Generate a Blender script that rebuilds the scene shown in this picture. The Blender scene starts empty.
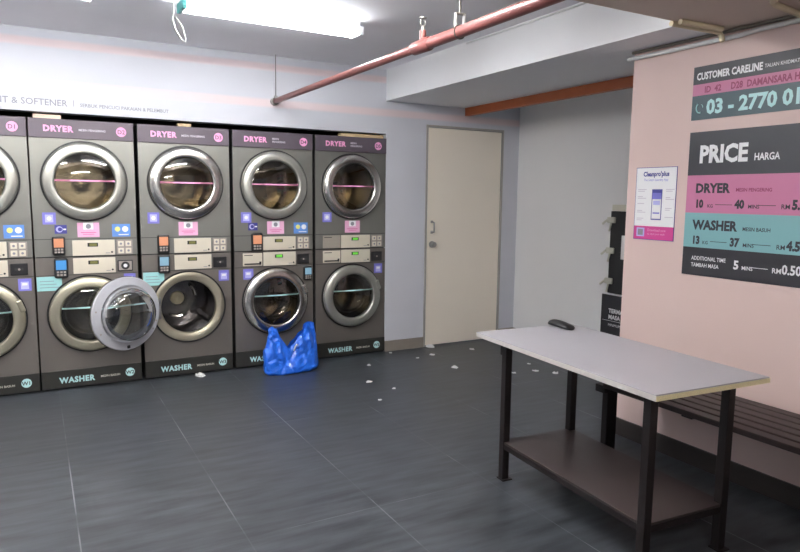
import bpy, math, random
from mathutils import Vector, Matrix, noise
random.seed(7)
PI = math.pi
scene = bpy.context.scene
COL = scene.collection

# ------------------------------------------------------------------ materials
def mat(name, rgb, rough=.5, metal=0., var=0., vscale=20., stretch=(1, 1, 1), bump=0., bscale=60., spec=.5, coat=0.):
    m = bpy.data.materials.new(name); m.use_nodes = True
    nt = m.node_tree; b = nt.nodes['Principled BSDF']
    b.inputs['Roughness'].default_value = rough; b.inputs['Metallic'].default_value = metal
    b.inputs['Specular IOR Level'].default_value = spec
    b.inputs['Coat Weight'].default_value = coat
    b.inputs['Base Color'].default_value = (*rgb, 1)
    tc = nt.nodes.new('ShaderNodeTexCoord'); mp = nt.nodes.new('ShaderNodeMapping')
    mp.inputs['Scale'].default_value = stretch
    nt.links.new(tc.outputs['Object'], mp.inputs['Vector'])
    n = nt.nodes.new('ShaderNodeTexNoise'); n.inputs['Scale'].default_value = vscale; n.inputs['Detail'].default_value = 4
    nt.links.new(mp.outputs[0], n.inputs['Vector'])
    mx = nt.nodes.new('ShaderNodeMix'); mx.data_type = 'RGBA'
    v = max(var, .02)
    mx.inputs['A'].default_value = (*[c*(1-v) for c in rgb], 1)
    mx.inputs['B'].default_value = (*[min(1, c*(1+v)) for c in rgb], 1)
    nt.links.new(n.outputs['Fac'], mx.inputs['Factor']); nt.links.new(mx.outputs['Result'], b.inputs['Base Color'])
    if bump:
        n2 = nt.nodes.new('ShaderNodeTexNoise'); n2.inputs['Scale'].default_value = bscale; n2.inputs['Detail'].default_value = 3
        nt.links.new(mp.outputs[0], n2.inputs['Vector'])
        bp = nt.nodes.new('ShaderNodeBump'); bp.inputs['Strength'].default_value = bump; bp.inputs['Distance'].default_value = .01
        nt.links.new(n2.outputs['Fac'], bp.inputs['Height']); nt.links.new(bp.outputs[0], b.inputs['Normal'])
    return m

def emis(name, rgb, s):
    m = bpy.data.materials.new(name); m.use_nodes = True
    b = m.node_tree.nodes['Principled BSDF']
    b.inputs['Base Color'].default_value = (*[c*.3 for c in rgb], 1)
    b.inputs['Emission Color'].default_value = (*rgb, 1); b.inputs['Emission Strength'].default_value = s
    return m

def glass_mat(name, tint, refl=.12, rough=.03):
    m = bpy.data.materials.new(name); m.use_nodes = True
    nt = m.node_tree; nt.nodes.clear()
    out = nt.nodes.new('ShaderNodeOutputMaterial'); t = nt.nodes.new('ShaderNodeBsdfTransparent')
    g = nt.nodes.new('ShaderNodeBsdfGlossy'); g.inputs['Roughness'].default_value = rough
    t.inputs['Color'].default_value = (*tint, 1)
    lw = nt.nodes.new('ShaderNodeLayerWeight'); lw.inputs['Blend'].default_value = .35
    mr = nt.nodes.new('ShaderNodeMapRange'); mr.inputs['To Min'].default_value = refl; mr.inputs['To Max'].default_value = .9
    nt.links.new(lw.outputs['Fresnel'], mr.inputs['Value'])
    mx = nt.nodes.new('ShaderNodeMixShader')
    nt.links.new(mr.outputs[0], mx.inputs[0]); nt.links.new(t.outputs[0], mx.inputs[1]); nt.links.new(g.outputs[0], mx.inputs[2])
    nt.links.new(mx.outputs[0], out.inputs['Surface'])
    return m

def floor_mat():
    m = bpy.data.materials.new('slate_tile'); m.use_nodes = True
    nt = m.node_tree; b = nt.nodes['Principled BSDF']; L = nt.links.new
    tc = nt.nodes.new('ShaderNodeTexCoord'); sep = nt.nodes.new('ShaderNodeSeparateXYZ'); L(tc.outputs['Object'], sep.inputs[0])
    def math_(op, a, c=None, d=None):
        n = nt.nodes.new('ShaderNodeMath'); n.operation = op
        for i, v in enumerate((a, c, d)):
            if v is None: continue
            if isinstance(v, (int, float)): n.inputs[i].default_value = v
            else: L(v, n.inputs[i])
        return n.outputs[0]
    def line(src, off, per, hw):
        t = math_('DIVIDE', math_('ADD', src, off), per)
        f = math_('FRACT', math_('ADD', t, .5))
        d = math_('MULTIPLY', math_('ABSOLUTE', math_('SUBTRACT', f, .5)), per)
        return math_('LESS_THAN', d, hw)
    gx = line(sep.outputs['X'], 2.70 + .6207*40, .6207, .0028)
    gy = line(sep.outputs['Y'], .10 + 1.31*40, 1.31, .0022)
    def nz(scale, st, det=4):
        mp = nt.nodes.new('ShaderNodeMapping'); mp.inputs['Scale'].default_value = st; L(tc.outputs['Object'], mp.inputs[0])
        n = nt.nodes.new('ShaderNodeTexNoise'); n.inputs['Scale'].default_value = scale; n.inputs['Detail'].default_value = det
        L(mp.outputs[0], n.inputs['Vector']); return n.outputs['Fac']
    vis = nt.nodes.new('ShaderNodeMapRange'); vis.inputs['From Min'].default_value = .47; vis.inputs['From Max'].default_value = .62
    vis.inputs['To Min'].default_value = .12
    L(nz(1.9, (1, 1, 1), 3), vis.inputs['Value'])
    g = math_('MULTIPLY', math_('MAXIMUM', gx, math_('MULTIPLY', gy, .5)), vis.outputs[0])
    streak = nz(3.6, (.9, 5, 1), 9)
    cloud = nz(.9, (1, 1, 1), 3)
    cr = nt.nodes.new('ShaderNodeValToRGB')
    cr.color_ramp.elements[0].position = .32; cr.color_ramp.elements[0].color = (.018, .021, .025, 1)
    cr.color_ramp.elements[1].position = .70; cr.color_ramp.elements[1].color = (.076, .084, .096, 1)
    L(math_('ADD', math_('MULTIPLY', streak, .75), math_('MULTIPLY', cloud, .25)), cr.inputs[0])
    mx = nt.nodes.new('ShaderNodeMix'); mx.data_type = 'RGBA'
    L(g, mx.inputs['Factor']); L(cr.outputs[0], mx.inputs['A']); mx.inputs['B'].default_value = (.20, .21, .22, 1)
    L(mx.outputs['Result'], b.inputs['Base Color'])
    rr = nt.nodes.new('ShaderNodeMapRange'); rr.inputs['To Min'].default_value = .30; rr.inputs['To Max'].default_value = .46
    L(streak, rr.inputs['Value']); L(rr.outputs[0], b.inputs['Roughness'])
    bp = nt.nodes.new('ShaderNodeBump'); bp.inputs['Strength'].default_value = .25; bp.inputs['Distance'].default_value = .004
    L(streak, bp.inputs['Height']); L(bp.outputs[0], b.inputs['Normal'])
    return m

def stripe_wall_mat():
    """cool white paint with two soft-edged salmon bands along the wall"""
    m = mat('white_wall_paint', (.60, .61, .66), .6, var=.03, vscale=2, bump=.05, bscale=200)
    nt = m.node_tree; b = nt.nodes['Principled BSDF']; L = nt.links.new
    base = b.inputs['Base Color'].links[0].from_socket
    tc = nt.nodes['Texture Coordinate'] if 'Texture Coordinate' in nt.nodes else nt.nodes.new('ShaderNodeTexCoord')
    sep = nt.nodes.new('ShaderNodeSeparateXYZ'); L(tc.outputs['Object'], sep.inputs[0])
    prev = base
    for zc, hw, k in ((2.47, .030, .5), (2.185, .034, .5)):
        d = nt.nodes.new('ShaderNodeMath'); d.operation = 'SUBTRACT'; L(sep.outputs['Z'], d.inputs[0]); d.inputs[1].default_value = zc
        a = nt.nodes.new('ShaderNodeMath'); a.operation = 'ABSOLUTE'; L(d.outputs[0], a.inputs[0])
        r = nt.nodes.new('ShaderNodeMapRange'); L(a.outputs[0], r.inputs['Value'])
        r.inputs['From Min'].default_value = hw*.6; r.inputs['From Max'].default_value = hw*1.25
        r.inputs['To Min'].default_value = k; r.inputs['To Max'].default_value = 0
        mx = nt.nodes.new('ShaderNodeMix'); mx.data_type = 'RGBA'
        L(r.outputs[0], mx.inputs['Factor']); L(prev, mx.inputs['A']); mx.inputs['B'].default_value = (.86, .62, .60, 1)
        prev = mx.outputs['Result']
    L(prev, b.inputs['Base Color'])
    return m

M = {}
M['wall'] = stripe_wall_mat()
M['alcove'] = mat('alcove_paint', (.80, .80, .80), .6, var=.03, vscale=2, bump=.05, bscale=200)
M['pink'] = mat('pink_wall_paint', (.70, .535, .495), .6, var=.03, vscale=2, bump=.05, bscale=200)
M['ceil'] = mat('ceiling_paint', (.88, .88, .91), .65, var=.04, vscale=3, bump=.05, bscale=150)
M['beam'] = mat('beam_paint', (.86, .87, .89), .6, var=.03, vscale=3, bump=.05, bscale=150)
M['tan'] = mat('tan_soffit', (.66, .56, .47), .65, var=.05, vscale=3, bump=.05, bscale=150)  # even tan base colour for the low soffit slab
M['skirt'] = mat('skirting_tile', (.25, .22, .19), .45, var=.12, vscale=4, stretch=(1, 1, 6))
M['skirt_dark'] = mat('dark_skirting_tile', (.028, .022, .020), .4, var=.1)
M['floor'] = floor_mat()
M['door'] = mat('cream_door_paint', (.86, .79, .68), .5, var=.02, vscale=4)
M['frame'] = mat('grey_door_frame', (.36, .35, .32), .5)
M['chrome'] = mat('chrome', (.72, .70, .66), .22, 1., var=.03, bump=.02, bscale=8)
M['darkdrum'] = mat('dark_drum_steel', (.20, .19, .19), .22, .95, var=.2, vscale=30)
M['satin'] = mat('satin_metal', (.44, .44, .395), .34, .75, var=.05, vscale=6)
M['gold'] = mat('warm_satin_metal', (.50, .47, .36), .34, .8, var=.06, vscale=6)
M['hub'] = mat('cream_hub', (.92, .82, .55), .5)
M['steel'] = mat('brushed_steel', (.58, .54, .48), .30, 1., var=.08, vscale=60, stretch=(1, 1, 8))
M['drum'] = mat('drum_steel', (.30, .25, .165), .26, .95, var=.15, vscale=30, bump=.1, bscale=60)
M['dcab'] = mat('dryer_cabinet_steel', (.225, .225, .205), .42, .6, var=.05, vscale=40, stretch=(20, 1, 1))
M['wcab'] = mat('washer_cabinet_steel', (.20, .182, .163), .42, .6, var=.05, vscale=40, stretch=(20, 1, 1))
M['side'] = mat('cabinet_side_panel', (.05, .05, .05), .5, .3)
M['header'] = mat('purple_grey_header', (.105, .085, .105), .45, .2)
M['base'] = mat('dark_green_grey_band', (.034, .034, .030), .4, .2)
M['black'] = mat('black_rubber', (.012, .012, .013), .45)
M['blackp'] = mat('black_plastic', (.02, .02, .022), .3)
M['panel'] = mat('champagne_panel', (.74, .68, .56), .4, .25, var=.03)
M['panel2'] = mat('champagne_grey_panel', (.42, .38, .32), .4, .3, var=.03)
M['liner'] = mat('grey_lilac_liner', (.46, .465, .50), .35, .1, var=.04)
M['pinkink'] = mat('pink_print', (.86, .36, .62), .5)
M['tealink'] = mat('teal_print', (.50, .78, .78), .5)
M['whiteink'] = mat('white_print', (.85, .85, .86), .5)
M['greyink'] = mat('grey_print', (.26, .26, .30), .5)
M['darkink'] = mat('charcoal_print', (.03, .03, .04), .5)
M['paleink'] = mat('pale_print', (.60, .55, .62), .5)
M['magenta'] = mat('magenta_print', (.62, .06, .28), .5)
M['wine'] = mat('wine_print', (.26, .03, .10), .5)
M['navy'] = mat('navy_print', (.05, .05, .28), .45)
M['purple'] = mat('violet_print', (.20, .19, .62), .5)
M['lilac'] = mat('lilac_print', (.48, .48, .82), .5)
M['blues'] = mat('blue_print', (.12, .28, .68), .5)
M['yellow'] = mat('yellow_print', (.82, .80, .25), .5)
M['tealpaper'] = mat('teal_paper_note', (.32, .62, .62), .6)
M['pinkpaper'] = mat('pink_sticker', (.80, .42, .62), .5)
M['signblack'] = mat('sign_charcoal', (.034, .035, .043), .45, var=.05)
M['signblack2'] = mat('sign_black', (.025, .024, .030), .45)
M['signpink'] = mat('sign_pink', (.56, .19, .33), .45)
M['signteal'] = mat('sign_teal', (.21, .44, .46), .45)
M['signdteal'] = mat('sign_dark_teal', (.045, .085, .10), .45)
M['orange_scr'] = emis('orange_screen', (1, .42, .22), .17)
M['blue_scr'] = emis('blue_screen', (.08, .38, .85), .2)
M['cyan_scr'] = emis('pale_blue_screen', (.35, .62, .8), .15)
M['lcd'] = mat('dim_display', (.20, .20, .06), .3)
M['lcd_on'] = emis('green_display', (.25, 1, .10), .22)
M['red'] = mat('oxide_red_pipe_paint', (.19, .065, .06), .35, .1, var=.12, vscale=12)
M['rust'] = mat('rust_orange_paint', (.42, .115, .035), .5, var=.15, vscale=8)
M['cream'] = mat('cream_conduit', (.72, .62, .42), .5, var=.05)
M['whitep'] = mat('white_conduit', (.70, .70, .70), .45)
M['galv'] = mat('galvanised_steel', (.40, .40, .38), .4, .9)
M['darkgalv'] = mat('dull_threaded_rod', (.16, .16, .15), .5, .8)
M['laminate'] = mat('pale_grey_laminate', (.38, .37, .40), .38, var=.03, vscale=5)
M['chip'] = mat('chipboard_edge', (.80, .70, .42), .7, var=.25, vscale=200)
M['edge'] = mat('worn_grey_edge', (.50, .47, .45), .6, var=.12, vscale=50)
M['darksteel'] = mat('dark_brown_painted_steel', (.013, .009, .009), .45, .2, var=.15)
M['shelf'] = mat('brown_laminate_shelf', (.040, .029, .028), .40, var=.1, vscale=5)
M['slat'] = mat('dark_stained_timber', (.036, .022, .021), .5, var=.2, vscale=10, stretch=(8, 1, 8))
M['bag'] = mat('blue_plastic', (.015, .14, .72), .30, var=.2, vscale=8, bump=.9, bscale=26, coat=.3)
M['bagtie'] = mat('white_tag', (.75, .78, .82), .5)
M['paper'] = mat('white_paper', (.80, .80, .80), .7)
M['wood'] = mat('tan_timber', (.62, .46, .26), .6, var=.1, vscale=10, stretch=(1, 6, 6))
M['slotGlow'] = mat('pale_slot_light', (.80, .58, .46), .6, var=.1, vscale=10)  # pale colour standing in for light in the slot
M['tube'] = emis('fluorescent_tube', (.94, .965, 1.0), 15.)
M['fill_tube'] = emis('added_fill_tube', (1.0, .98, .96), 50.)  # stronger tubes for the added fill lights out of view
M['housing'] = mat('white_enamel', (.85, .87, .90), .35)
M['tealcap'] = mat('teal_lamp_holder', (.10, .48, .48), .4)
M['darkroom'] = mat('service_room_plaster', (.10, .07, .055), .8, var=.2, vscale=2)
M['glass'] = glass_mat('door_glass', (.84, .82, .78), .08)
M['bowl'] = glass_mat('clear_door_bowl', (.82, .84, .86), .10, .05)
M['greywhite'] = mat('offwhite_clip', (.62, .61, .52), .5)
M['padgrey'] = mat('grey_key_pad', (.34, .30, .27), .4)

# ------------------------------------------------------------------ mesh builder
_tc = {}
def text_geo(s, size, align='LEFT', bold=0., sp=1.):
    key = (s, size, align, bold, sp)
    if key in _tc: return _tc[key]
    cu = bpy.data.curves.new('t', 'FONT'); cu.body = s; cu.size = size; cu.align_x = align; cu.resolution_u = 2
    cu.offset = bold*size*2; cu.space_character = sp
    o = bpy.data.objects.new('t', cu); COL.objects.link(o)
    dg = bpy.context.evaluated_depsgraph_get(); me = o.evaluated_get(dg).to_mesh()
    r = ([tuple(v.co) for v in me.vertices], [tuple(p.vertices) for p in me.polygons])
    o.evaluated_get(dg).to_mesh_clear(); bpy.data.objects.remove(o); bpy.data.curves.remove(cu)
    _tc[key] = r
    return r

class MB:
    def __init__(s): s.v = []; s.f = []; s.m = []; s.mats = []; s.sm = []; s.T = None
    def mi(s, m):
        if m not in s.mats: s.mats.append(m)
        return s.mats.index(m)
    def add(s, vs, fs, m, smooth=False):
        o = len(s.v)
        s.v += [tuple(s.T @ Vector(v)) if s.T else tuple(v) for v in vs]
        k = s.mi(m)
        for f in fs: s.f.append(tuple(i+o for i in f)); s.m.append(k); s.sm.append(smooth)
        return s
    def box(s, a, b, m, bev=0.):
        x0, y0, z0 = [min(p, q) for p, q in zip(a, b)]; x1, y1, z1 = [max(p, q) for p, q in zip(a, b)]
        if bev <= 0:
            vs = [(x0, y0, z0), (x1, y0, z0), (x1, y1, z0), (x0, y1, z0), (x0, y0, z1), (x1, y0, z1), (x1, y1, z1), (x0, y1, z1)]
            return s.add(vs, [(3, 2, 1, 0), (4, 5, 6, 7), (0, 1, 5, 4), (1, 2, 6, 5), (2, 3, 7, 6), (3, 0, 4, 7)], m)
        c = min(bev, (x1-x0)/2.01, (y1-y0)/2.01, (z1-z0)/2.01)
        import bmesh
        bm = bmesh.new(); bmesh.ops.create_cube(bm, size=1)
        for v in bm.verts: v.co = Vector(((x0+x1)/2+v.co.x*(x1-x0), (y0+y1)/2+v.co.y*(y1-y0), (z0+z1)/2+v.co.z*(z1-z0)))
        bmesh.ops.bevel(bm, geom=bm.edges[:], offset=c, segments=2, affect='EDGES', profile=.5)
        bm.verts.index_update()
        s.add([tuple(v.co) for v in bm.verts], [tuple(v.index for v in f.verts) for f in bm.faces], m)
        bm.free(); return s
    def tube(s, pts, r, m, n=12, closed_ends=True):
        pts = [Vector(p) for p in pts]; rs = r if isinstance(r, (list, tuple)) else [r]*len(pts)
        vs = []; fs = []; prev = None
        for i, p in enumerate(pts):
            d = (pts[min(i+1, len(pts)-1)]-pts[max(i-1, 0)]).normalized()
            if prev is None:
                a = Vector((0, 0, 1)) if abs(d.z) < .9 else Vector((1, 0, 0)); u = d.cross(a).normalized()
            else: u = (prev-d*prev.dot(d)).normalized()
            prev = u; w = d.cross(u)
            for k in range(n):
                t = 2*PI*k/n; vs.append(p+(u*math.cos(t)+w*math.sin(t))*rs[i])
        for i in range(len(pts)-1):
            for k in range(n): fs.append((i*n+k, i*n+(k+1) % n, (i+1)*n+(k+1) % n, (i+1)*n+k))
        if closed_ends: fs.append(tuple(range(n))[::-1]); fs.append(tuple((len(pts)-1)*n+k for k in range(n)))
        return s.add(vs, fs, m, True)
    def lathe(s, prof, c, m, n=64):
        """profile (r, d) about an axis through c along y; d is towards the room (-y)"""
        vs = []; fs = []; N = len(prof)
        for (r, d) in prof:
            for k in range(n):
                t = 2*PI*k/n; vs.append((c[0]+r*math.cos(t), c[1]-d, c[2]+r*math.sin(t)))
        for i in range(N-1):
            for k in range(n): fs.append((i*n+k, i*n+(k+1) % n, (i+1)*n+(k+1) % n, (i+1)*n+k))
        return s.add(vs, fs, m, True)
    def disc(s, c, r, d, m, n=32, h=0.):
        if h: return s.lathe([(r, d), (r, d+h), (0.0005, d+h)], c, m, n)
        return s.add([(c[0]+r*math.cos(2*PI*k/n), c[1]-d, c[2]+r*math.sin(2*PI*k/n)) for k in range(n)], [tuple(range(n))], m)
    def text(s, t, x, z, size, m, d=0., align='LEFT', bold=0., sx=1., sp=1.):
        vs, fs = text_geo(t, size, align, bold, sp)
        # text lies in the xz plane, facing -y
        return s.add([(x+v[0]*sx, -d, z+v[1]) for v in vs], fs, m)
    def build(s, name, parent=None):
        me = bpy.data.meshes.new(name); me.from_pydata(s.v, [], s.f)
        for m in s.mats: me.materials.append(M[m] if isinstance(m, str) else m)
        me.polygons.foreach_set('material_index', s.m); me.polygons.foreach_set('use_smooth', s.sm)
        me.validate(); me.update()
        o = bpy.data.objects.new(name, me); COL.objects.link(o)
        if any(s.sm):
            try: me.set_sharp_from_angle(angle=math.radians(38))
            except Exception: pass
        if parent: o.parent = parent
        return o

def recentre(o, loc):
    """put the origin of a mesh at loc without moving its geometry"""
    o.data.transform(Matrix.Translation(-Vector(loc))); o.location = loc
    return o
def tag(o, label, cat, group=None):
    o['label'] = label; o['category'] = cat
    if group: o['group'] = group
    return o
def thing(name, label, cat, loc=(0, 0, 0), rz=0., group=None):
    o = bpy.data.objects.new(name, None); COL.objects.link(o); o.location = loc; o.rotation_euler.z = rz; o.empty_display_size = .1
    return tag(o, label, cat, group)
def struct(o): o['kind'] = 'structure'; return o
def copy_tree(o, parent=None):
    c = o.copy(); COL.objects.link(c); c.parent = parent
    for ch in o.children: copy_tree(ch, c)
    return c

# ------------------------------------------------------------------ room shell
CEIL = 2.56; SOF = 2.289; PX = .2856; AX = 1.523; YE = -2.535; YB = -7.2; XL = -6.2
w = MB()
w.box((XL, 0, 0), (-3.53, .12, CEIL), 'wall'); w.box((-3.53, 0, 2.0), (0.004, .12, CEIL), 'wall')
w.box((0.004, 0, 0), (.425, .12, CEIL), 'wall'); w.box((.425, 0, 2.11), (1.327, .12, CEIL), 'wall'); w.box((1.327, 0, 0), (AX, .12, CEIL), 'wall')
struct(w.build('wall_back'))
struct(MB().box((PX, YE, 0), (PX+.13, YB, SOF-.001), 'pink').build('wall_right'))
struct(MB().box((AX, .12, 0), (AX+.12, YB, CEIL), 'alcove').build('wall_alcove'))
struct(MB().box((XL-.12, .12, 0), (XL, YB, CEIL), 'alcove').build('wall_left'))
struct(MB().box((XL-.12, 1.5, -.1), (AX+.12, YB, 0), 'floor').build('floor'))
struct(MB().box((XL-.12, .12, CEIL), (AX+.12, YB, CEIL+.1), 'ceil').build('ceiling'))
struct(MB().box((0, 0, SOF), (.855, -3.09, CEIL), 'beam').build('trim_1'))
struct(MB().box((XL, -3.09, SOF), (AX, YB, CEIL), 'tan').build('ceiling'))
# service space behind the machines, seen through the slot above them
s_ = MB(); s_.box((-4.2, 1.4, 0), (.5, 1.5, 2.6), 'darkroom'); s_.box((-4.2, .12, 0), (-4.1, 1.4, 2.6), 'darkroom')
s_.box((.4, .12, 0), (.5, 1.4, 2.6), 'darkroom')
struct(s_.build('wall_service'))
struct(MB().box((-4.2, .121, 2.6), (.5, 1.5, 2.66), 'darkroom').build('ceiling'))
struct(MB().box((0.004, -.010, 0), (.423, 0, .10), 'skirt').box((1.329, -.010, 0), (AX-.001, 0, .10), 'skirt').build('baseboard_back'))
struct(MB().box((PX-.012, YE, 0), (PX, YB, .105), 'skirt_dark').build('baseboard_right'))
struct(MB().box((AX-.010, -.011, 0), (AX, YB, .10), 'skirt').build('baseboard_alcove'))
# door
d = struct(MB().box((.447, .004, .012), (1.305, .044, 2.084), 'door', .003).build('door_1'))
f = MB(); f.box((.425, -.008, 0), (.444, .09, 2.108), 'frame', .002); f.box((1.308, -.008, 0), (1.327, .09, 2.108), 'frame', .002)
f.box((.4445, -.008, 2.088), (1.3075, .09, 2.108), 'frame', .002); f.build('door_frame', d)
h = MB(); zz = 1.05
h.tube([(.505, .004, 1.105), (.505, -.038, 1.112), (.502, -.045, 1.145), (.505, -.038, 1.20), (.505, .004, 1.207)], .008, 'galv', 10)
h.box((.492, 0, 1.095), (.518, .006, 1.122), 'galv', .002); h.box((.492, 0, 1.195), (.518, .006, 1.218), 'galv', .002)
h.build('door_handle', d)
k = MB(); k.lathe([(.0005, .055), (.020, .053), (.027, .040), (.024, .024), (.013, .016), (.013, .008), (.032, .004), (.032, -.003)], (.507, 0, .992), 'galv', 24); k.build('door_knob', d)

# orange angle along the far edge of the beam
o = MB(); o.box((.8551, 0, 2.216), (.875, -3.09, 2.289), 'rust'); o.box((.875, 0, 2.216), (.905, -3.09, 2.222), 'rust')
o = recentre(o.build('steel_angle'), (.857, -.012, 2.216))
tag(o, 'rust-orange steel angle running along the underside of the white ceiling beam', 'steel angle')

# ------------------------------------------------------------------ pipes overhead
PXX = -1.042; PZ = 2.198
t = thing('sprinkler_pipe', 'dark red fire sprinkler pipe running under the ceiling above the laundry floor', 'pipe', (PXX, 0, PZ))
MB().tube([(0, -.03, 0), (0, -2.33, 0)], .0225, 'red', 20).tube([(0, -2.33, 0), (0, -4.6, 0)], .0275, 'red', 20).build('pipe_run', t)
MB().tube([(0, -2.27, 0), (0, -2.28, 0), (0, -2.42, 0), (0, -2.43, 0)], [.026, .033, .035, .030], 'red', 20).tube([(0, -2.36, .03), (0, -2.36, .075)], .017, 'red', 12).build('coupling', t)
MB().tube([(0, .002, 0), (0, -.036, 0)], [.03, .03], 'galv', 16).build('end_cap', t)
# sprinkler head standing on the coupling
hd = MB(); hd.tube([(0, -2.36, .0755), (0, -2.36, .092)], .009, 'galv', 10)
hd.tube([(0, -2.36, .092), (-.014, -2.36, .105), (-.014, -2.36, .122), (0, -2.36, .135)], .0028, 'galv', 6)
hd.tube([(0, -2.36, .092), (.014, -2.36, .105), (.014, -2.36, .122), (0, -2.36, .135)], .0028, 'galv', 6)
hd.tube([(0, -2.36, .134), (0, -2.36, .138)], .019, 'galv', 14); hd.build('sprinkler_head', t)
def hanger(y, r, lab, bracket):
    hh = bpy.data.objects.new('pipe_hanger', None); COL.objects.link(hh); hh.parent = t; hh.location = (0, y, 0); hh.empty_display_size = .05
    MB().tube([(0, 0, r+(.055 if bracket else .012)), (0, 0, CEIL-PZ)], .0035 if not bracket else .005, 'darkgalv', 8).build('rod', hh)
    b = MB()
    n = 20; b.tube([((r+.003)*math.cos(2*PI*i/n), 0, (r+.003)*math.sin(2*PI*i/n)) for i in range(n+1)], .0035, 'darkgalv', 6)
    if bracket:
        b.box((-.026, -.01, r+.05), (.026, .01, r+.056), 'galv'); b.box((-.026, -.01, r-.004), (-.022, .01, r+.05), 'galv'); b.box((.022, -.01, r-.004), (.026, .01, r+.05), 'galv')
    else: b.box((-.012, -.008, r), (.012, .008, r+.018), 'galv')
    b.build('clamp', hh)
hanger(-.06, .0225, 'thin wire hanger holding the end of the red pipe near the striped wall', False)
hanger(-2.69, .0275, 'rod and U-shaped clamp holding the red pipe in front of the beam', True)

c = MB().tube([(-.008, -1.25, 2.545), (-.008, -3.085, 2.545)], .006, 'whitep', 8).build('wall_conduit')
tag(recentre(c, (-.008, -1.25, 2.545)), 'thin pale conduit along the top of the white beam beside the red pipe', 'conduit')
c = MB().tube([(PX-.013, YE+.03, 2.247), (PX-.013, -3.20, 2.247), (PX-.013, -3.30, 2.255), (PX-.013, -4.6, 2.255)], .012, 'whitep', 12)
tag(recentre(c.build('pipe'), (PX-.013, YE+.03, 2.247)), 'white plastic pipe running along the top of the pink wall', 'pipe')
c = MB().tube([(PX-.009, YE+.005, 2.280), (PX-.009, -4.6, 2.280)], .0085, 'skirt', 8)  # dark strip added as the shadow of the wall joint, not a wire
tag(recentre(c.build('cable'), (PX-.009, YE+.005, 2.280)), 'thin brown strip painting the shadow in the joint above the white pipe on the pink wall', 'cable')
c = MB().tube([(-.09, -3.135, SOF-.013), (.20, -3.150, SOF-.013)], .013, 'cream', 12)
tag(recentre(c.build('conduit'), (-.09, -3.115, SOF-.012)), 'shorter cream conduit under the soffit, the one nearer the brown ceiling panel', 'conduit', )
c = MB().tube([(-.10, -3.092, SOF-.013), (PX-.05, -3.110, SOF-.015), (PX-.036, -3.115, SOF-.035), (PX-.036, -3.12, SOF-.06)], .013, 'cream', 12)
tag(recentre(c.build('conduit'), (-.10, -3.078, SOF-.012)), 'longer cream conduit under the beam end reaching the pink wall', 'conduit')
c = MB().tube([(-.22, -3.63, SOF-.013), (-.09, -3.60, SOF-.013), (-.055, -3.575, SOF-.013), (-.03, -3.545, SOF-.013), (.02, -3.525, SOF-.013), (PX-.005, -3.49, SOF-.013)], .013, 'cream', 12)
tag(recentre(c.build('conduit'), (-.22, -3.63, SOF-.013)), 'bent cream conduit on the soffit in the upper right corner above the careline sign', 'conduit')

# ------------------------------------------------------------------ lamps
def lamp(x0, x1, lab, yc=-1.31, ztop=CEIL):
    L = x1-x0
    t = thing('fluorescent_light', lab, 'ceiling light', ((x0+x1)/2, yc, ztop), math.radians(1.5), 'fluorescent battens on the ceiling')
    hb = MB(); hb.box((-L/2, -.035, -.052), (L/2, .035, -.001), 'housing', .004)
    hb.build('housing', t)
    for s in (-1, 1):
        MB().tube([(-L/2+.02, s*.055, -.072), (L/2-.02, s*.055, -.072)], .0135, 'tube' if yc > -2 else 'fill_tube', 12).build('tube', t)
    for s in (-1, 1):
        MB().box((s*(L/2-.018), -.075, -.092), (s*(L/2+.006), .075, -.040), 'tealcap' if s < 0 else 'housing', .004).build('lamp_holder', t)
lamp(-2.02, -.90, 'glowing white double fluorescent batten light, the one fully inside the photo near the red pipe')
lamp(-3.72, -2.46, 'glowing fluorescent batten light cut off by the top left edge of the photo')
lamp(-5.42, -4.16, 'glowing fluorescent batten light nearest the left wall')
lamp(-2.42, -1.20, 'unseen fluorescent fill light added over the open floor nearer the camera, right-hand of the pair', -2.62)  # out-of-view fill added to brighten machine fronts and recess
lamp(-3.0, -1.78, 'unseen fluorescent fill light added under the low tan soffit behind the camera', -6.0, SOF)  # unseen rear fill added for the camera-facing surfaces
lamp(-4.3, -3.08, 'unseen fluorescent fill light added over the open floor nearer the camera, left-hand of the pair', -2.62)  # second out-of-view fill, added to even out the light
c = MB().tube([(-2.44, -1.19, CEIL-.006), (-2.03, -1.16, CEIL-.006)], .005, 'whitep', 8)
tag(recentre(c.build('cable'), (-2.44, -1.19, CEIL-.006)), 'thin white cable along the ceiling joining the two fluorescent lights', 'cable')
# loose loop of wire hanging at the left end of the light
pts = [(-2.03, -1.16, 2.548), (-2.028, -1.16, 2.50), (-2.035, -1.16, 2.46), (-2.02, -1.16, 2.40), (-1.985, -1.16, 2.345), (-1.965, -1.16, 2.335), (-1.965, -1.16, 2.36), (-1.98, -1.16, 2.42), (-2.005, -1.155, 2.46), (-2.022, -1.155, 2.475)]
c = MB().tube(pts, .004, 'galv', 8)
tag(recentre(c.build('loose_wire'), (-2.03, -1.16, 2.548)), 'loose loop of pale wire dangling from the left end of the fluorescent light', 'wire')

# ------------------------------------------------------------------ stacked washer dryers
def holed_panel(b, x0, x1, z0, z1, cx, cz, r, y, m, n=64):
    an = sorted(set([2*PI*k/n for k in range(n)] + [math.atan2(z-cz, x-cx) % (2*PI) for x in (x0, x1) for z in (z0, z1)]))
    vs = []; N = len(an)
    for a in an:
        ca, sa = math.cos(a), math.sin(a); t = 1e9
        if ca > 1e-9: t = min(t, (x1-cx)/ca)
        if ca < -1e-9: t = min(t, (x0-cx)/ca)
        if sa > 1e-9: t = min(t, (z1-cz)/sa)
        if sa < -1e-9: t = min(t, (z0-cz)/sa)
        vs += [(cx+ca*t, y, cz+sa*t), (cx+ca*r, y, cz+sa*r)]
    b.add(vs, [(2*i, 2*((i+1) % N), 2*((i+1) % N)+1, 2*i+1) for i in range(N)], m)

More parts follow.
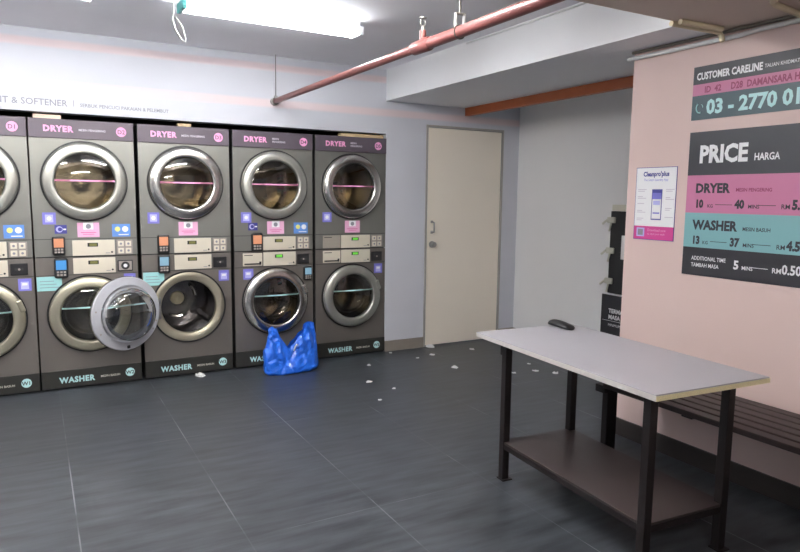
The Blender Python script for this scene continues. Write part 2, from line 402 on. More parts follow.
U0, U1, CX = .009, .691, .352
DZ, WZ = 1.522, .553       # porthole centres
def cabinet(z0, z1, cz, m):
    b = MB(); holed_panel(b, U0, U1, z0, z1, CX, cz, .236, 0, m)
    D = .78
    b.add([(U0, 0, z0), (U0, D, z0), (U0, D, z1), (U0, 0, z1)], [(0, 1, 2, 3)], 'side'); b.add([(U1, 0, z0), (U1, 0, z1), (U1, D, z1), (U1, D, z0)], [(0, 1, 2, 3)], 'side')
    b.add([(U0, 0, z1), (U0, D, z1), (U1, D, z1), (U1, 0, z1)], [(0, 1, 2, 3)], 'side'); b.add([(U0, D, z0), (U1, D, z0), (U1, D, z1), (U0, D, z1)], [(0, 1, 2, 3)], 'side')
    b.add([(U0, 0, z0), (U1, 0, z0), (U1, D, z0), (U0, D, z0)], [(0, 1, 2, 3)], 'side')
    return b
def drum(cz, lifters=3, rot=.4, dark=False):
    dm = 'darkdrum' if dark else 'drum'
    b = MB(); b.lathe([(.238, .002), (.236, -.03), (.228, -.05)], (CX, 0, cz), 'black', 48)
    b.lathe([(.230, -.05), (.262, -.07), (.262, -.50), (.24, -.52)], (CX, 0, cz), dm, 48)
    b.lathe([(.245, -.515), (.16, -.50), (.10, -.515), (.05, -.505), (.0005, -.505)], (CX, 0, cz), dm, 48)
    hr = .058
    if dark: b.lathe([(hr, -.504), (hr-.004, -.480), (.0005, -.476)], (CX, 0, cz), 'hub', 24)
    if dark:
        for k in range(3):
            a = rot+PI/3+2*PI*k/3; n_ = 10; pts = [(CX+(.10+.09*math.cos(q))*math.cos(a+q*.16), .500-.012, cz+(.13+.0*q)*math.sin(a+q*.16)) for q in [0]]
            b.tube([(CX+.135*math.cos(a+(j-5)*.09)+.02*math.cos(a), .47, cz+.135*math.sin(a+(j-5)*.09)+.02*math.sin(a)) for j in range(11)], [.004]+[.016]*9+[.004], 'chrome', 8)
    for k in range(lifters):
        a = rot+2*PI*k/lifters; ca, sa = math.cos(a), math.sin(a); px, pz = -sa, ca
        vs = []
        for y in (.08, .50):
            for (rr, ww) in ((.262, .045), (.20, .012)):
                for sg in (-1, 1): vs.append((CX+ca*rr+px*ww*sg, y, cz+sa*rr+pz*ww*sg))
        b.add(vs, [(0, 1, 3, 2), (4, 6, 7, 5), (0, 2, 6, 4), (1, 5, 7, 3), (2, 3, 7, 6)], dm)
    return b
def add_door(parent, cz, name, stripe, stripe_dz, open_=False, ring='chrome'):
    """door with its origin on the hinge at the left"""
    HX = .275
    b = MB(); c = (HX, 0, 0)
    b.lathe([(.196, .012), (.198, .034), (.204, .043), (.212, .046), (.258, .036), (.270, .030), (.275, .022), (.276, .012)], c, ring, 72)
    ob = b.build(name, parent)
    g = MB(); g.lathe([(.200, .026), (.17, .033), (.12, .039), (.06, .042), (.0005, .043)], c, 'glass', 48); g.build('door_glass', ob)
    l = MB(); l.lathe([(.272, .012), (.274, .0), (.268, -.006), (.232, -.010), (.214, -.018), (.206, -.012), (.198, .012)], c, 'liner', 72)
    for a in (200, 215, 330, 10):
        l.disc((HX+.248*math.cos(math.radians(a)), .0085, .248*math.sin(math.radians(a))), .007, -.0045, 'padgrey', 12)
    l.box((HX-.012, .006, -.262), (HX+.012, .012, -.238), 'blackp', .003)
    l.build('door_liner', ob)
    if name == 'washer_door':
        bw = MB(); bw.lathe([(.204, -.014), (.200, -.045), (.188, -.085), (.160, -.115), (.10, -.128), (.0005, -.130)], c, 'bowl', 48); bw.build('door_bowl', ob)
    st = MB(); n = 24; hw = math.sqrt(.196**2-stripe_dz**2); vs = []
    for i in range(n+1):
        x = -hw+2*hw*i/n; rr = math.sqrt(x*x+stripe_dz**2); dd = .0445-.018*(rr/.2)**2
        vs += [(HX+x, -dd, stripe_dz-.006), (HX+x, -dd, stripe_dz+.006)]
    st.add(vs, [(2*i, 2*i+2, 2*i+3, 2*i+1) for i in range(n)], stripe); st.build('door_stripe', ob)
    if open_:
        hg = MB(); hg.box((-.012, -.022, -.075), (.03, .004, -.050), 'galv', .003); hg.box((-.012, -.022, .050), (.03, .004, .075), 'galv', .003)
        hg.tube([(-.012, -.01, -.085), (-.012, -.01, .085)], .007, 'galv', 10); hg.build('hinge', ob)
    if name == 'washer_door' and not open_:
        ca, sa = math.cos(.35), math.sin(.35)
        hn = MB(); hn.T = Matrix.Translation((HX, 0, 0)) @ Matrix.Rotation(-.35, 4, 'Y'); hn.box((.245, -.044, -.045), (.282, -.012, .045), ring, .010); hn.T = None; hn.build('door_handle', ob)
    ob.location = (CX-HX, -.012, cz)
    if open_:
        ob.location = (CX-HX+.045, -.045, cz+.006); ob.rotation_euler.z = math.radians(-155)
        ob['label'] = 'open round door swung out to the left, pale grey inner ring and clear bowl'
    return ob

def sticker(par, name, x0, z0, x1, z1, m, deco):
    b = MB(); b.box((x0, -.0012, z0), (x1, -.0002, z1), m); deco(b, x0, z0, x1, z1); return b.build(name, par)
def deco_pad(b, x0, z0, x1, z1):
    w_, h_ = x1-x0, z1-z0
    b.box((x0+w_*.2, -.0016, z0+h_*.18), (x0+w_*.8, -.0012, z0+h_*.82), 'lilac'); b.disc(((x0+x1)/2, 0, (z0+z1)/2), w_*.18, .0018, 'whiteink', 16)
def deco_machine(b, x0, z0, x1, z1):
    w_, h_ = x1-x0, z1-z0
    b.box((x0+w_*.27, -.0016, z0+h_*.52), (x0+w_*.73, -.0012, z1), 'whiteink'); b.disc(((x0+x1)/2, 0, z0+h_*.74), w_*.12, .0018, 'greyink', 16)
    b.box((x0+w_*.15, -.0016, z0+h_*.30), (x1-w_*.15, -.0012, z0+h_*.34), 'magenta'); b.box((x0+w_*.25, -.0016, z0+h_*.18), (x1-w_*.25, -.0012, z0+h_*.21), 'magenta')
def deco_sun(b, x0, z0, x1, z1):
    w_, h_ = x1-x0, z1-z0
    b.disc((x0+w_*.3, 0, z0+h_*.6), w_*.15, .0018, 'yellow', 18); b.disc((x0+w_*.72, 0, z0+h_*.6), w_*.17, .0018, 'whiteink', 18)
    b.box((x0+w_*.35, -.0016, z0+h_*.12), (x1-w_*.1, -.0012, z0+h_*.2), 'whiteink')
def deco_lines(b, x0, z0, x1, z1):
    w_, h_ = x1-x0, z1-z0
    for i in range(3): b.box((x0+w_*.12, -.0016, z0+h_*(.22+.22*i)), (x1-w_*(.12+.1*i), -.0012, z0+h_*(.26+.22*i)), 'greyink')
def deco_none(b, *a): pass
def tray(b, x0, z0, x1, z1):
    w_, h_ = x1-x0, z1-z0
    b.box((x0+w_*.2, -.0016, z0+h_*.15), (x1-w_*.2, -.0012, z0+h_*.75), 'lilac'); b.box((x0+w_*.3, -.0019, z0+h_*.45), (x1-w_*.3, -.0016, z0+h_*.65), 'whiteink')
def card_reader(par, x, z0, z1, scr, tilt=0):
    h_ = z1-z0; wd = h_*.62
    b = MB(); b.box((x, -.030, z0), (x+wd, -.001, z1), 'blackp', .012)
    r = b.build('card_reader', par)
    s = MB(); s.box((x+wd*.13, -.032, z0+h_*.42), (x+wd*.87, -.0295, z1-h_*.12), scr); s.build('screen', r)
    k = MB()
    for i in range(3):
        for j in range(2): k.box((x+wd*(.17+.24*i), -.033, z0+h_*(.12+.14*j)), (x+wd*(.34+.24*i), -.0295, z0+h_*(.21+.14*j)), 'padgrey')
    k.build('keypad', r)
    return r

def machine(i, label, o):
    t = thing('stacked_washer_dryer', label, 'washing machine', ((0, -3.510, -2.817, -2.107, -1.397, -.690)[i], 0, 0), 0, 'stacked washer and dryer units along the back wall')
    a = cabinet(.981, 1.955, DZ, 'dcab'); a.build('dryer_cabinet', t)
    a = cabinet(.012, .973, WZ, 'wcab'); a.build('washer_cabinet', t)
    MB().box((U0+.006, .012, .970), (U1-.006, .7, .984), 'black').build('joint_strip', t)
    h = MB(); h.box((U0, -.012, 1.822), (U1, -.0005, 1.955), 'header', .003)
    hd = h.build('header_panel', t)
    MB().text('DRYER', .100, 1.868, .058, 'pinkink', .0126, bold=.022, sx=.98, sp=1.12).build('lettering', hd)
    if o.get('two'): MB().text('MESIN', .335, 1.892, .021, 'paleink', .0126, bold=.01).build('small_lettering', hd); MB().text('PENGERING', .335, 1.868, .021, 'paleink', .0126, bold=.01).build('small_lettering', hd)
    else: MB().text('MESIN PENGERING', .325, 1.878, .021, 'paleink', .0126, bold=.01).build('small_lettering', hd)
    x = MB(); x.disc((.607, 0, 1.886), .035, .0127, 'pinkink', 32); x.text('D%d' % i, .607, 1.871, .042, 'header', .0132, 'CENTER', .01); x.build('number_badge', hd)
    h = MB(); h.box((U0, -.010, .010), (U1, -.0005, .142), 'base', .003); bp_ = h.build('base_panel', t)
    MB().text('WASHER', .125, .048, .058, 'tealink', .0106, bold=.022, sx=.93, sp=1.12).build('lettering', bp_)
    MB().text('MESIN BASUH', .400, .062, .022, 'greywhite', .0106, bold=.01).build('small_lettering', bp_)
    x = MB(); x.disc((.607, 0, .078), .033, .0107, 'tealink', 32); x.text('W%d' % i, .607, .064, .038, 'base', .0112, 'CENTER', .01); x.build('number_badge', bp_)
    # trim lines of the control strips
    q = MB(); q.box((U0+.002, -.0012, 1.104), (U1-.002, -.0002, 1.108), 'side'); q.box((U0+.002, -.0012, .843), (U1-.002, -.0002, .847), 'side'); q.build('panel_line', t)
    for nm, cz in (('dryer', DZ), ('washer', WZ)):
        p = MB(); p.lathe([(.288, -.001), (.288, .011), (.276, .011), (.276, .004)], (CX, 0, cz), 'black', 72)
        p.lathe([(.276, .006), (.262, .011), (.236, .008), (.214, .0), (.208, -.02), (.214, -.035)], (CX, 0, cz), 'gold', 72); p.build('porthole_frame', t)
    drum(DZ, 3, .2+i).build('drum', t); drum(WZ, 3, 1.2+i*.8 if i != 3 else -.6, i == 3).build('drum', t)
    add_door(t, DZ, 'dryer_door', 'pinkink', .004, False, 'chrome' if i in (3, 5) else 'satin')
    add_door(t, WZ, 'washer_door', 'tealink', .052, o.get('open', False), 'gold' if i in (1, 2) else ('chrome' if i != 5 else 'satin'))
    # control panels
    for z0, z1, lcd in ((.983, 1.096, o.get('lcd', 'lcd')), (.852, .966, o.get('lcd2', o.get('lcd', 'lcd')))):
        p = MB(); p.box((.250, -.008, z0), (.534, -.0005, z1), 'panel', .002); cp = p.build('control_panel', t)
        p = MB(); p.box((.350, -.0092, z1-.048), (.420, -.0078, z1-.020), 'blackp'); p.box((.362, -.0098, z1-.044), (.412, -.0091, z1-.024), lcd); p.build('display', cp)
        p = MB(); p.disc((.513, 0, z0+.022), .007, .0085, 'blackp', 12, .003); p.box((.470, -.0088, z0+.014), (.500, -.0079, z0+.018), 'greyink'); p.build('button', cp)
    p = MB(); p.box((.546, -.007, .985), (.658, -.0005, 1.094), 'padgrey', .002)
    for a_ in range(2):
        for b_ in range(2): p.box((.556+.052*a_, -.010, .993+.052*b_), (.596+.052*a_, -.0065, 1.033+.052*b_), 'panel', .003)
        for b_ in range(2): p.disc((.576+.052*a_, 0, 1.013+.052*b_), .009, .0102, 'greyink', 10)
    p.build('key_panel', t)
    p = MB(); p.box((.548, -.010, .858), (.655, -.0005, .942), 'blackp', .004)
    if i == 2: p.box((.556, -.0115, .866), (.647, -.0095, .934), 'padgrey', .003); p.disc((.602, 0, .9), .030, .0118, 'blackp', 20); p.disc((.602, 0, .9), .014, .0125, 'whiteink', 16)
    else: p.box((.575, -.0125, .893), (.628, -.0095, .908), 'side', .001); p.disc((.602, 0, .9), .008, .013, 'padgrey', 12)
    p.build('coin_slot', t)
    if o.get('leftpan'):
        for z0, z1, top in ((.985, 1.096, 1), (.856, .962, 0)):
            if top and o['leftpan'] == 1: continue
            p = MB(); p.box((.078, -.006, z0), (.242, -.0005, z1), 'panel2' if top else 'panel', .002)
            p.box((.09, -.0075, z1-.02), (.16, -.0058, z1-.014), 'side')
            if not top: p.box((.09, -.008, z0+.010), (.228, -.0058, z0+.022), 'blackp'); p.box((.215, -.009, z0+.008), (.232, -.0058, z0+.035), 'blackp')
            p.build('detergent_drawer', t)
    for s in o.get('st', ()):
        n, x0, z0, x1, z1, m, dc = s; q = sticker(t, n, x0, z0, x1, z1, m, dc)
    for c_ in o.get('cr', ()): card_reader(t, *c_)
    if o.get('badge'):
        x0, z0 = o['badge']
        b = MB(); b.box((x0, -.0022, z0), (x0+.078, -.0013, z0+.062), 'navy', .0003); b.disc((x0+.03, 0, z0+.031), .022, .0026, 'lilac', 20); b.disc((x0+.034, 0, z0+.031), .014, .003, 'navy', 20)
        b.box((x0+.055, -.0028, z0+.026), (x0+.073, -.0022, z0+.036), 'whiteink'); b.build('round_logo_sticker', t)
    return t

PADS = lambda x, m='purple': ('blue_sticker', x, 1.213, x+.085, 1.298, m, deco_pad)
PNK = ('pink_sticker', .288, 1.118, .434, 1.224, 'pinkpaper', deco_machine)
SUN = ('sun_sticker', .520, 1.118, .646, 1.212, 'blues', deco_sun)
machine(1, 'grey steel stacked dryer and washer cut off at the left edge, badges D1 and W1',
        dict(st=[SUN, ('purple_sticker', .590, .745, .672, .832, 'purple', tray), PNK]))
machine(2, 'grey steel stacked dryer and washer, badge D2, with a bright blue card reader screen',
        dict(st=[PADS(.068), PNK, SUN, ('teal_note', .012, .735, .172, .838, 'tealpaper', deco_lines), ('purple_sticker', .590, .760, .672, .838, 'purple', tray)],
             cr=[(.120, .992, 1.128, 'orange_scr'), (.126, .826, .972, 'blue_scr')], badge=(.142, 1.146)))
machine(3, 'grey steel stacked dryer and washer with its round washer door standing open',
        dict(open=True, st=[PADS(.062), PNK, ('teal_note', .016, .735, .170, .838, 'tealpaper', deco_lines), ('purple_sticker', .590, .745, .672, .832, 'purple', tray)],
             cr=[(.125, .985, 1.128, 'orange_scr'), (.125, .830, .972, 'cyan_scr')]))
machine(4, 'grey steel stacked dryer and washer behind the blue bag',
        dict(two=1, lcd='lcd', lcd2='lcd_on', leftpan=1, st=[PADS(.070), PNK, SUN, ('purple_sticker', .080, .745, .165, .832, 'purple', tray)],
             cr=[(.148, .975, 1.128, 'orange_scr'), (.600, .715, .838, 'cyan_scr')], badge=(.128, 1.150)))
machine(5, 'grey steel stacked dryer and washer at the right end of the row beside the wall',
        dict(two=1, lcd='lcd_on', leftpan=2, st=[PADS(.075), PNK, ('purple_sticker', .580, .745, .662, .832, 'purple', tray)]))

# timber pieces in the slot above the machines; the pale block paints light there
for (x0, x1, z0, z1, m, lab) in ((-.43, -.015, 1.962, 1.985, 'wood', 'tan timber batten lying on top of the rightmost stacked machine'),
                                 (-2.775, -2.60, 1.962, 1.984, 'slotGlow', 'pale pinkish block painting the lit slot on top of the second machine from the left'),
                                 (-1.80, -1.70, 1.962, 1.980, 'wood', 'small tan timber block on top of the machine with the open door')):
    b = MB().box((x0, .02, z0-.007), (x1, .09, z1), m, .002).build('timber_batten')
    tag(recentre(b, ((x0+x1)/2, .05, z0-.007)), lab, 'timber', 'timber pieces above the machines')

# lettering on the wall above the machines
wl = thing('wall_lettering', 'dark grey DETERGENT & SOFTENER lettering on the white wall above the machines', 'lettering', (-2.7, 0, 2.05))
b = MB(); b.T = Matrix.Translation((2.7, 0, -2.05)); b.text('DETERGENT & SOFTENER', -2.555, 2.045, .062, 'greyink', .0015, 'RIGHT', .005, .98); b.build('lettering', wl)
b = MB(); b.T = Matrix.Translation((2.7, 0, -2.05)); b.box((-2.517, -.0018, 2.048), (-2.513, -.0005, 2.092), 'greyink'); b.build('divider', wl)
b = MB(); b.T = Matrix.Translation((2.7, 0, -2.05)); b.text('SERBUK PENCUCI PAKAIAN & PELEMBUT', -2.475, 2.049, .035, 'greyink', .0015, 'LEFT', .008, .95); b.build('small_lettering', wl)

# ------------------------------------------------------------------ signs on the pink wall
# local frame: x runs along the wall towards the viewer's right (-y of the room), z up, sign faces -x
def wall_sign(name, lab, cat, ystart, z0):
    return thing(name, lab, cat, (PX, ystart, z0), -PI/2)
PL, PH = .92, .756
ps = wall_sign('price_sign', 'large PRICE board with charcoal, pink and teal bands on the pink wall', 'sign', -2.945, 1.04)
bands = [(.530, .756, 'signblack'), (.333, .530, 'signpink'), (.150, .333, 'signteal'), (0, .150, 'signblack2')]
nm = ['heading_band', 'dryer_band', 'washer_band', 'additional_time_band']
B = []
for (a, b_, m), n in zip(bands, nm): B.append(MB().box((0, -.004, a), (PL, -.0005, b_), m).build(n, ps))
def lt(par, items, rules=()):
    for it in items:
        MB().text(it[0], it[1], it[2], it[3], it[4], .0046, it[5] if len(it) > 5 else 'LEFT', it[6] if len(it) > 6 else .01, it[7] if len(it) > 7 else 1.).build('lettering', par)
    for (x0, x1, z, m) in rules: MB().box((x0, -.0046, z), (x1, -.004, z+.003), m).build('dash', par)
lt(B[0], [('PRICE', .064, .597, .122, 'whiteink', 'LEFT', .020, .86), ('HARGA', .368, .597, .048, 'whiteink', 'LEFT', .012, .78)])
lt(B[1], [('DRYER', .055, .440, .066, 'darkink', 'LEFT', .022, .96), ('MESIN PENGERING', .285, .445, .024, 'wine', 'LEFT', .012, .92),
          ('10', .058, .362, .056, 'darkink', 'LEFT', .028, .84), ('KG', .130, .362, .024, 'darkink'), ('40', .285, .362, .057, 'darkink', 'LEFT', .028, .86), ('MINS', .355, .362, .026, 'darkink'), ('RM', .520, .362, .032, 'darkink', 'LEFT', .006), ('5.00', .572, .362, .060, 'darkink', 'LEFT', .028, .86)], [(.175, .270, .376, 'darkink'), (.405, .495, .376, 'darkink')])
lt(B[2], [('WASHER', .052, .247, .068, 'darkink', 'LEFT', .022, .92), ('MESIN BASUH', .335, .250, .026, 'darkink', 'LEFT', .010, .90),
          ('13', .052, .170, .056, 'darkink', 'LEFT', .028, .84), ('KG', .115, .170, .024, 'darkink'), ('37', .272, .170, .057, 'darkink', 'LEFT', .028, .86), ('MINS', .342, .170, .026, 'darkink'), ('RM', .512, .170, .032, 'darkink', 'LEFT', .006), ('4.50', .562, .170, .060, 'darkink', 'LEFT', .028, .86)], [(.160, .255, .184, 'darkink'), (.390, .485, .184, 'darkink')])
lt(B[3], [('ADDITIONAL TIME', .056, .083, .029, 'whiteink', 'LEFT', .006, .82), ('TAMBAH MASA', .056, .047, .029, 'whiteink', 'LEFT', .006, .82),
          ('5', .300, .056, .060, 'whiteink', 'LEFT', .018), ('MINS', .345, .056, .026, 'whiteink'), ('RM', .500, .056, .034, 'whiteink', 'LEFT', .010), ('0.50', .548, .056, .062, 'whiteink', 'LEFT', .016, .86)], [(.385, .480, .070, 'whiteink')])
cs = wall_sign('careline_sign', 'charcoal CUSTOMER CARELINE board with a pink band and phone number on the pink wall', 'sign', -2.944, 1.859)
Bc = [MB().box((0, -.004, .183), (PL, -.0005, .274), 'signblack').build('heading_band', cs), MB().box((0, -.004, .125), (PL, -.0005, .183), 'signpink').build('location_band', cs), MB().box((0, -.004, 0), (PL, -.0005, .125), 'signdteal').build('phone_band', cs)]
lt(Bc[0], [('CUSTOMER CARELINE', .020, .206, .050, 'whiteink', 'LEFT', .018, .72), ('TALIAN KHIDMAT', .388, .213, .024, 'whiteink', 'LEFT', .006, .85)])
lt(Bc[1], [('ID  42', .070, .137, .044, 'wine', 'LEFT', .016, .85), ('D28  DAMANSARA HEIGHTS', .218, .136, .046, 'wine', 'LEFT', .016, .80)])
lt(Bc[2], [('03 - 2770 01', .088, .028, .099, 'tealink', 'LEFT', .020, .97)])
b = MB()
b.T = Matrix.Translation((.050, 0, .062))
n = 14; b.tube([(.022*math.cos(math.radians(130+150*i/n)), -.005, .026*math.sin(math.radians(130+150*i/n))) for i in range(n+1)], [.006]+[.0035]*(n-1)+[.006], 'tealink', 6)
b.tube([(.004+.012*math.cos(math.radians(-20+100*i/6)), -.005, .004+.012*math.sin(math.radians(-20+100*i/6))) for i in range(7)], .0015, 'tealink', 5)
b.T = None; b.build('telephone_symbol', Bc[2])
# poster
po = wall_sign('app_poster', 'white poster with a purple-screened phone and magenta foot beside the price board', 'poster', -2.600, 1.210)
pw, ph = .278, .412
b = MB(); b.box((0, -.003, 0), (pw, -.0005, ph), 'navy'); b.box((.003, -.0034, .078), (pw-.003, -.003, ph-.003), 'whiteink'); b.box((.003, -.0034, .003), (pw-.003, -.003, .078), 'magenta')
sh = b.build('sheet', po)
MB().text('Cleanpro\'plus', pw/2, .362, .036, 'navy', .0038, 'CENTER', .02, .88).build('heading', sh)
MB().text('The Smart Laundry App', pw/2, .335, .019, 'purple', .0038, 'CENTER', .0, .9).build('lettering', sh)
for i, zz in enumerate((.285, .275, .245, .235, .205, .165, .155, .120, .110)):
    MB().box((.018, -.0038, zz), (.018+.06-.012*(i % 3), -.0034, zz+.004), 'paleink').build('text_line', sh)
for i, zz in enumerate((.285, .275, .240, .230, .180, .170, .130)):
    MB().box((.212, -.0038, zz), (.205+.062-.012*(i % 3), -.0034, zz+.004), 'paleink').build('text_line', sh)
MB().text('Download now', .10, .050, .020, 'pinkpaper', .0038).build('lettering', sh); MB().text('to start your wash', .10, .030, .016, 'pinkpaper', .0038).build('lettering', sh)
b = MB(); b.box((.022, -.0038, .018), (.078, -.0034, .068), 'lilac'); b.box((.032, -.0042, .026), (.068, -.0038, .060), 'greyink'); b.build('code_square', sh)
b = MB(); b.box((.118, -.0042, .115), (.188, -.0034, .288), 'navy', .0003); b.box((.123, -.0046, .122), (.183, -.0042, .255), 'whiteink'); b.box((.123, -.005, .232), (.183, -.0046, .268), 'purple'); b.box((.130, -.005, .200), (.176, -.0046, .224), 'lilac'); b.box((.130, -.005, .150), (.176, -.0046, .158), 'purple'); b.build('phone_picture', sh)

# ------------------------------------------------------------------ alcove wall: black panel with clips, black notice
al = thing('black_panel', 'tall narrow black panel with pale clips on the alcove wall behind the pink wall', 'panel', (AX, -1.290, .640), -PI/2)
MB().box((0, -.030, 0), (.34, -.001, .70), 'blackp', .003).build('board', al)
MB().box((0, -.020, .702), (.34, -.001, .755), 'greywhite', .003).build('top_strip', al)
for zz in (.60, .34, .08):
    c = MB(); c.box((-.025, -.05, zz), (.06, -.031, zz+.05), 'greywhite', .006); c.tube([(-.02, -.05, zz+.025), (-.065, -.055, zz-.01)], .010, 'greywhite', 8); c.tube([(.02, -.045, zz), (.01, -.055, zz-.07)], .008, 'greywhite', 8); c.build('clip', al)
c = MB(); c.box((.14, -.046, .30), (.22, -.031, .50), 'whiteink', .002); c.build('paper_tag', al)
nt_ = thing('notice_board', 'black notice with small white lettering low on the alcove wall', 'notice', (AX, -1.215, .245), -PI/2)
bd = MB().box((0, -.012, 0), (.42, -.001, .375), 'signblack2').build('board', nt_)
MB().text('TERMA', .085, .222, .050, 'whiteink', .0126, bold=.02).build('lettering', bd); MB().text('MASA', .085, .168, .050, 'whiteink', .0126, bold=.02).build('lettering', bd)
b = MB(); b.box((0.02, -.0128, .150), (.40, -.012, .153), 'whiteink'); b.build('divider', bd); b = MB(); b.text('MINIMUM', .085, .105, .032, 'whiteink', .0126); b.build('lettering', bd)

# ------------------------------------------------------------------ table
tb = thing('folding_table', 'pale grey laundry folding table on dark steel legs in front of the bench', 'table', (-.5641, -3.2082, 0), -.0621)
TW, TL, TH = .612, 1.189, .750
b = MB(); b.box((-TW/2+.0015, -TL/2+.0015, TH-.004), (TW/2-.0015, TL/2-.0015, TH), 'laminate'); b.box((-TW/2, -TL/2, TH-.024), (TW/2, TL/2, TH-.004), 'edge')
b.box((-TW/2, -TL/2-.001, TH-.0235), (TW/2, -TL/2, TH-.0045), 'chip'); b.box((TW/2, -TL/2-.001, TH-.0235), (TW/2+.001, TL/2, TH-.0045), 'chip'); b.build('table_top', tb)
LX, LY0, LY1 = .213, -.488, .448
for sx in (-1, 1):
    for y in (LY0, LY1):
        b = MB(); q = .019; b.box((sx*LX-q, y-q, 0.004), (sx*LX+q, y+q, TH-.026), 'darksteel', .002); lg = b.build('leg', tb)
        b = MB(); b.box((sx*LX-.025, y-.032, 0), (sx*LX+.034, y+.025, .006), 'darksteel', .001); b.build('foot_plate', lg)
b = MB()
for sx in (-1, 1): b.box((sx*LX-.012, LY0, TH-.055), (sx*LX+.012, LY1, TH-.0245), 'darksteel')
for y in (LY0, LY1): b.box((-LX, y-.012, TH-.055), (LX, y+.012, TH-.0245), 'darksteel')
b.box((-LX-.019, LY1+.0195, TH-.10), (-LX+.01, LY1+.032, TH-.0245), 'darksteel')
b.build('top_frame', tb)
b = MB()
for sx in (-1, 1): b.box((sx*LX-.015, LY0, .165), (sx*LX+.015, LY1, .192), 'darksteel')
for y in (LY0, LY1): b.box((-LX, y-.015, .165), (LX, y+.015, .192), 'darksteel')
b.build('shelf_frame', tb)
MB().box((-LX-.014, LY0-.014, .1925), (LX+.014, LY1+.014, .203), 'shelf', .001).build('shelf', tb)
# black pouch on the far edge
b = MB(); vs = []; N = 16; K = 10
for i in range(N+1):
    t_ = i/N; e = max(.06, min(1, math.sin(PI*t_)*3.2)); hgt = (.030+.010*math.sin(PI*t_*1.1))*e**.5*(1-.25*t_)
    for j in range(K):
        a = 2*PI*j/K; vs.append((.034*e**.4*math.cos(a), .088-.176*t_, hgt*.5+hgt*.5*math.sin(a)))
fs = [(i*K+j, (i+1)*K+j, (i+1)*K+(j+1) % K, i*K+(j+1) % K) for i in range(N) for j in range(K)]+[tuple(range(K)), tuple(N*K+j for j in range(K))[::-1]]
b.add(vs, fs, 'black', True); o = b.build('pouch'); o.location = (-.350, -2.700, TH+.001); o.rotation_euler.z = math.radians(-2)
tag(o, 'small black pouch lying on the far back edge of the pale table', 'pouch')

# ------------------------------------------------------------------ bench
bx0, bx1 = -.165, .272; by0, by1 = -2.84, -4.55; bz = .455
be = thing('slatted_bench', 'long dark slatted timber bench along the foot of the pink wall', 'bench', (bx0, by0, 0))
n = 6; gw = .016; sw = (bx1-bx0-gw*(n-1))/n
for i in range(n):
    x = i*(sw+gw); MB().box((x, 0, bz-.028), (x+sw, by1-by0, bz), 'slat', .004).build('slat', be)
for y in (.05, -1.10, -1.66):
    lg = MB()
    lg.box((.035, y-.035, bz-.070), (bx1-bx0-.03, y+.035, bz-.0285), 'darksteel', .003)
    lg.build('crossbar', be)
    for x in (.115,): MB().box((x-.038, y-.020, 0), (x+.038, y+.020, bz-.0705), 'darksteel', .003).build('leg', be)
MB().box((.045, -.46, bz-.052), (bx1-bx0-.04, -.52, bz-.0285), 'darksteel', .003).build('brace', be)

# ------------------------------------------------------------------ blue plastic bag
def bag():
    b = MB(); NA, NT = 110, 40; W, D = .245, .120
    vs = []
    def top_h(a):
        c = math.cos(a); e = abs(c)
        xs = math.copysign(e**.75, c)
        cl = lambda v: max(0., min(1., v))
        return .190+(.190*cl((-.16-xs)/.58) if xs < -.16 else .200*cl((xs+.16)/.88))
    for j in range(NT+1):
        t = j/NT
        for i in range(NA):
            a = 2*PI*i/NA; c, s = math.cos(a), math.sin(a)
            hh = top_h(a); z = hh*t
            wx = W*(1.0-.06*t) if t > .08 else W*(.93+.07*t/.08)
            # ears lean inwards a little at the top
            ear = max(0, z-.19)/.2
            wx *= (1-.20*ear) if c < 0 else (1-.14*ear)
            dy = D*(1-.72*t**.9)*(1 if t > .08 else .85+.15*t/.08)
            ex = .75
            x = wx*math.copysign(abs(c)**ex, c); y = dy*math.copysign(abs(s)**.8, s)
            if c > 0: x += .015*ear
            p = Vector((x*9, y*9, z*9)); nn = noise.noise(p)*.020+abs(noise.noise(p*2.1+Vector((3, 1, 7))))*.022+abs(noise.noise(p*4.2))*.008
            fold = .010*math.sin(9*x/.1+14*z)*t
            y += (nn+fold)*(1 if s < 0 else -1)*(.3+.7*min(1, t*3)); x += nn*.6
            vs.append((x, y, max(0.0, z + (noise.noise(p*1.7)*.008 if 0 < t else 0))))
    fs = [(j*NA+i, j*NA+(i+1) % NA, (j+1)*NA+(i+1) % NA, (j+1)*NA+i) for j in range(NT) for i in range(NA)]
    fs.append(tuple(range(NA))[::-1])
    b.add(vs, fs, 'bag', True)
    # crumpled laundry side of the mouth: inner sheet closing the notch a little below the rim
    inner = [(v[0]*.93, v[1]*.8, .135) for v in vs[(NT//2)*NA:(NT//2+1)*NA]]
    b.add(inner, [tuple(range(NA))], 'bag')
    return b
bg = thing('plastic_bag', 'crumpled bright blue plastic bag on the floor before a washer', 'bag', (-1.008, -.262, 0), math.radians(7))
bb = bag().build('bag_body', bg)
md = bb.modifiers.new('s', 'SUBSURF'); md.levels = md.render_levels = 1
MB().tube([(.01, -.045, .180), (.012, -.062, .215), (.025, -.064, .232), (.036, -.058, .225)], .006, 'bagtie', 8).build('tie_end', bg)

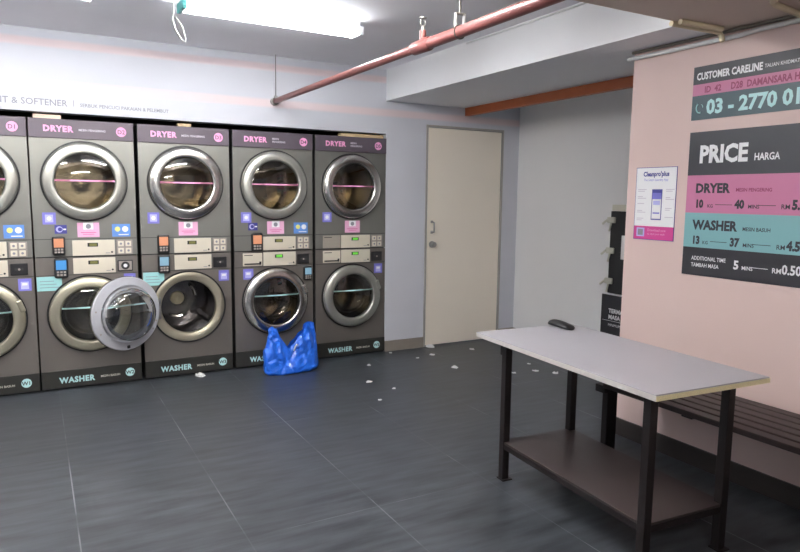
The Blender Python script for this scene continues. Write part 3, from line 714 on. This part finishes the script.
# ------------------------------------------------------------------ scraps of paper on the floor
scr = [(-1.70, -.080, .045, 'torn white paper scrap on the floor against the washer with the open door'),
       (-.351, -.39, .018, 'white paper scrap on the floor straight in front of the rightmost machine, nearer it'),
       (-.576, -.846, .022, 'white paper scrap on the floor straight in front of the rightmost machine, farther from it'),
       (-.485, -1.087, .015, 'small white scrap right of and nearer the camera than the two before the rightmost machine'),
       (.157, -.352, .015, 'tiny white scrap on the floor left of the cream door, before the skirting'),
       (.338, -.316, .022, 'white scrap on the floor just before the left jamb of the cream door'),
       (.500, -.03, .040, 'flat white paper scrap at the foot of the cream door'),
       (.274, -.781, .026, 'largest white scrap on the open floor in front of the cream door'),
       (.796, -.294, .022, 'white scrap on the floor before the middle of the cream door'),
       (.029, -.077, .014, 'tiny white scrap at the corner between the rightmost machine and the skirting'),
       (-.71, -1.29, .012, 'faint small scrap lying nearest the camera on the open floor'),
       (.615, -1.148, .020, 'white scrap seen just right of the left table leg'),
       (.822, -1.182, .024, 'white scrap seen under the table, middle one left of the back leg'),
       (.92, -1.31, .026, 'white scrap seen under the table closest to its back leg'),
       (.923, -.973, .014, 'tiny white scrap seen under the table, higher than the row of scraps'),
       (1.365, -.716, .018, 'white scrap seen under the table nearest the alcove wall')]
for (x, y, s, lab) in scr:
    s *= 1.25
    b = MB(); n = 9; ph_ = random.random()*6
    ring = [(s*(.7+.5*random.random())*math.cos(2*PI*i/n), s*.8*(.7+.5*random.random())*math.sin(2*PI*i/n)) for i in range(n)]
    hh = [.002+.35*s*random.random() for _ in range(n)]
    vs = [(p[0], p[1], .0006) for p in ring]+[(p[0]*.85, p[1]*.85, h_) for p, h_ in zip(ring, hh)]+[(0, 0, .004)]
    b.add(vs, [(i, (i+1) % n, n+(i+1) % n, n+i) for i in range(n)]+[(n+i, n+(i+1) % n, 2*n) for i in range(n)]+[tuple(range(n))[::-1]], 'paper')
    o = b.build('paper_scrap'); o.location = (x, y, 0.0002); o.rotation_euler.z = ph_; tag(o, lab, 'paper scrap', 'paper scraps on the floor')

# ------------------------------------------------------------------ world, camera
wd = bpy.data.worlds.new('w'); scene.world = wd; wd.use_nodes = True
wd.node_tree.nodes['Background'].inputs[0].default_value = (.80, .85, 1.0, 1); wd.node_tree.nodes['Background'].inputs[1].default_value = .09

cam = bpy.data.cameras.new('camera'); co = bpy.data.objects.new('camera', cam); COL.objects.link(co); scene.camera = co
yaw, pit, roll = -.51, -.1199, .0121
cy, sy, cp, sp = math.cos(yaw), math.sin(yaw), math.cos(pit), math.sin(pit)
f = Vector((-sy*cp, cy*cp, sp)); r = Vector((cy, sy, 0)); u = r.cross(f); cr, sr = math.cos(roll), math.sin(roll)
r2 = r*cr+u*sr; u2 = -r*sr+u*cr
mw = Matrix((r2, u2, -f)).transposed().to_4x4(); mw.translation = (-2.8048, -5.3055, 1.4369)
co.matrix_world = mw; cam.sensor_width = 36; cam.lens = 655.165/800*36; cam.clip_start = .05
vs = scene.view_settings; vs.view_transform = 'Standard'; vs.look = 'None'; vs.gamma = 1; vs.use_curve_mapping = False; vs.exposure = 1.5
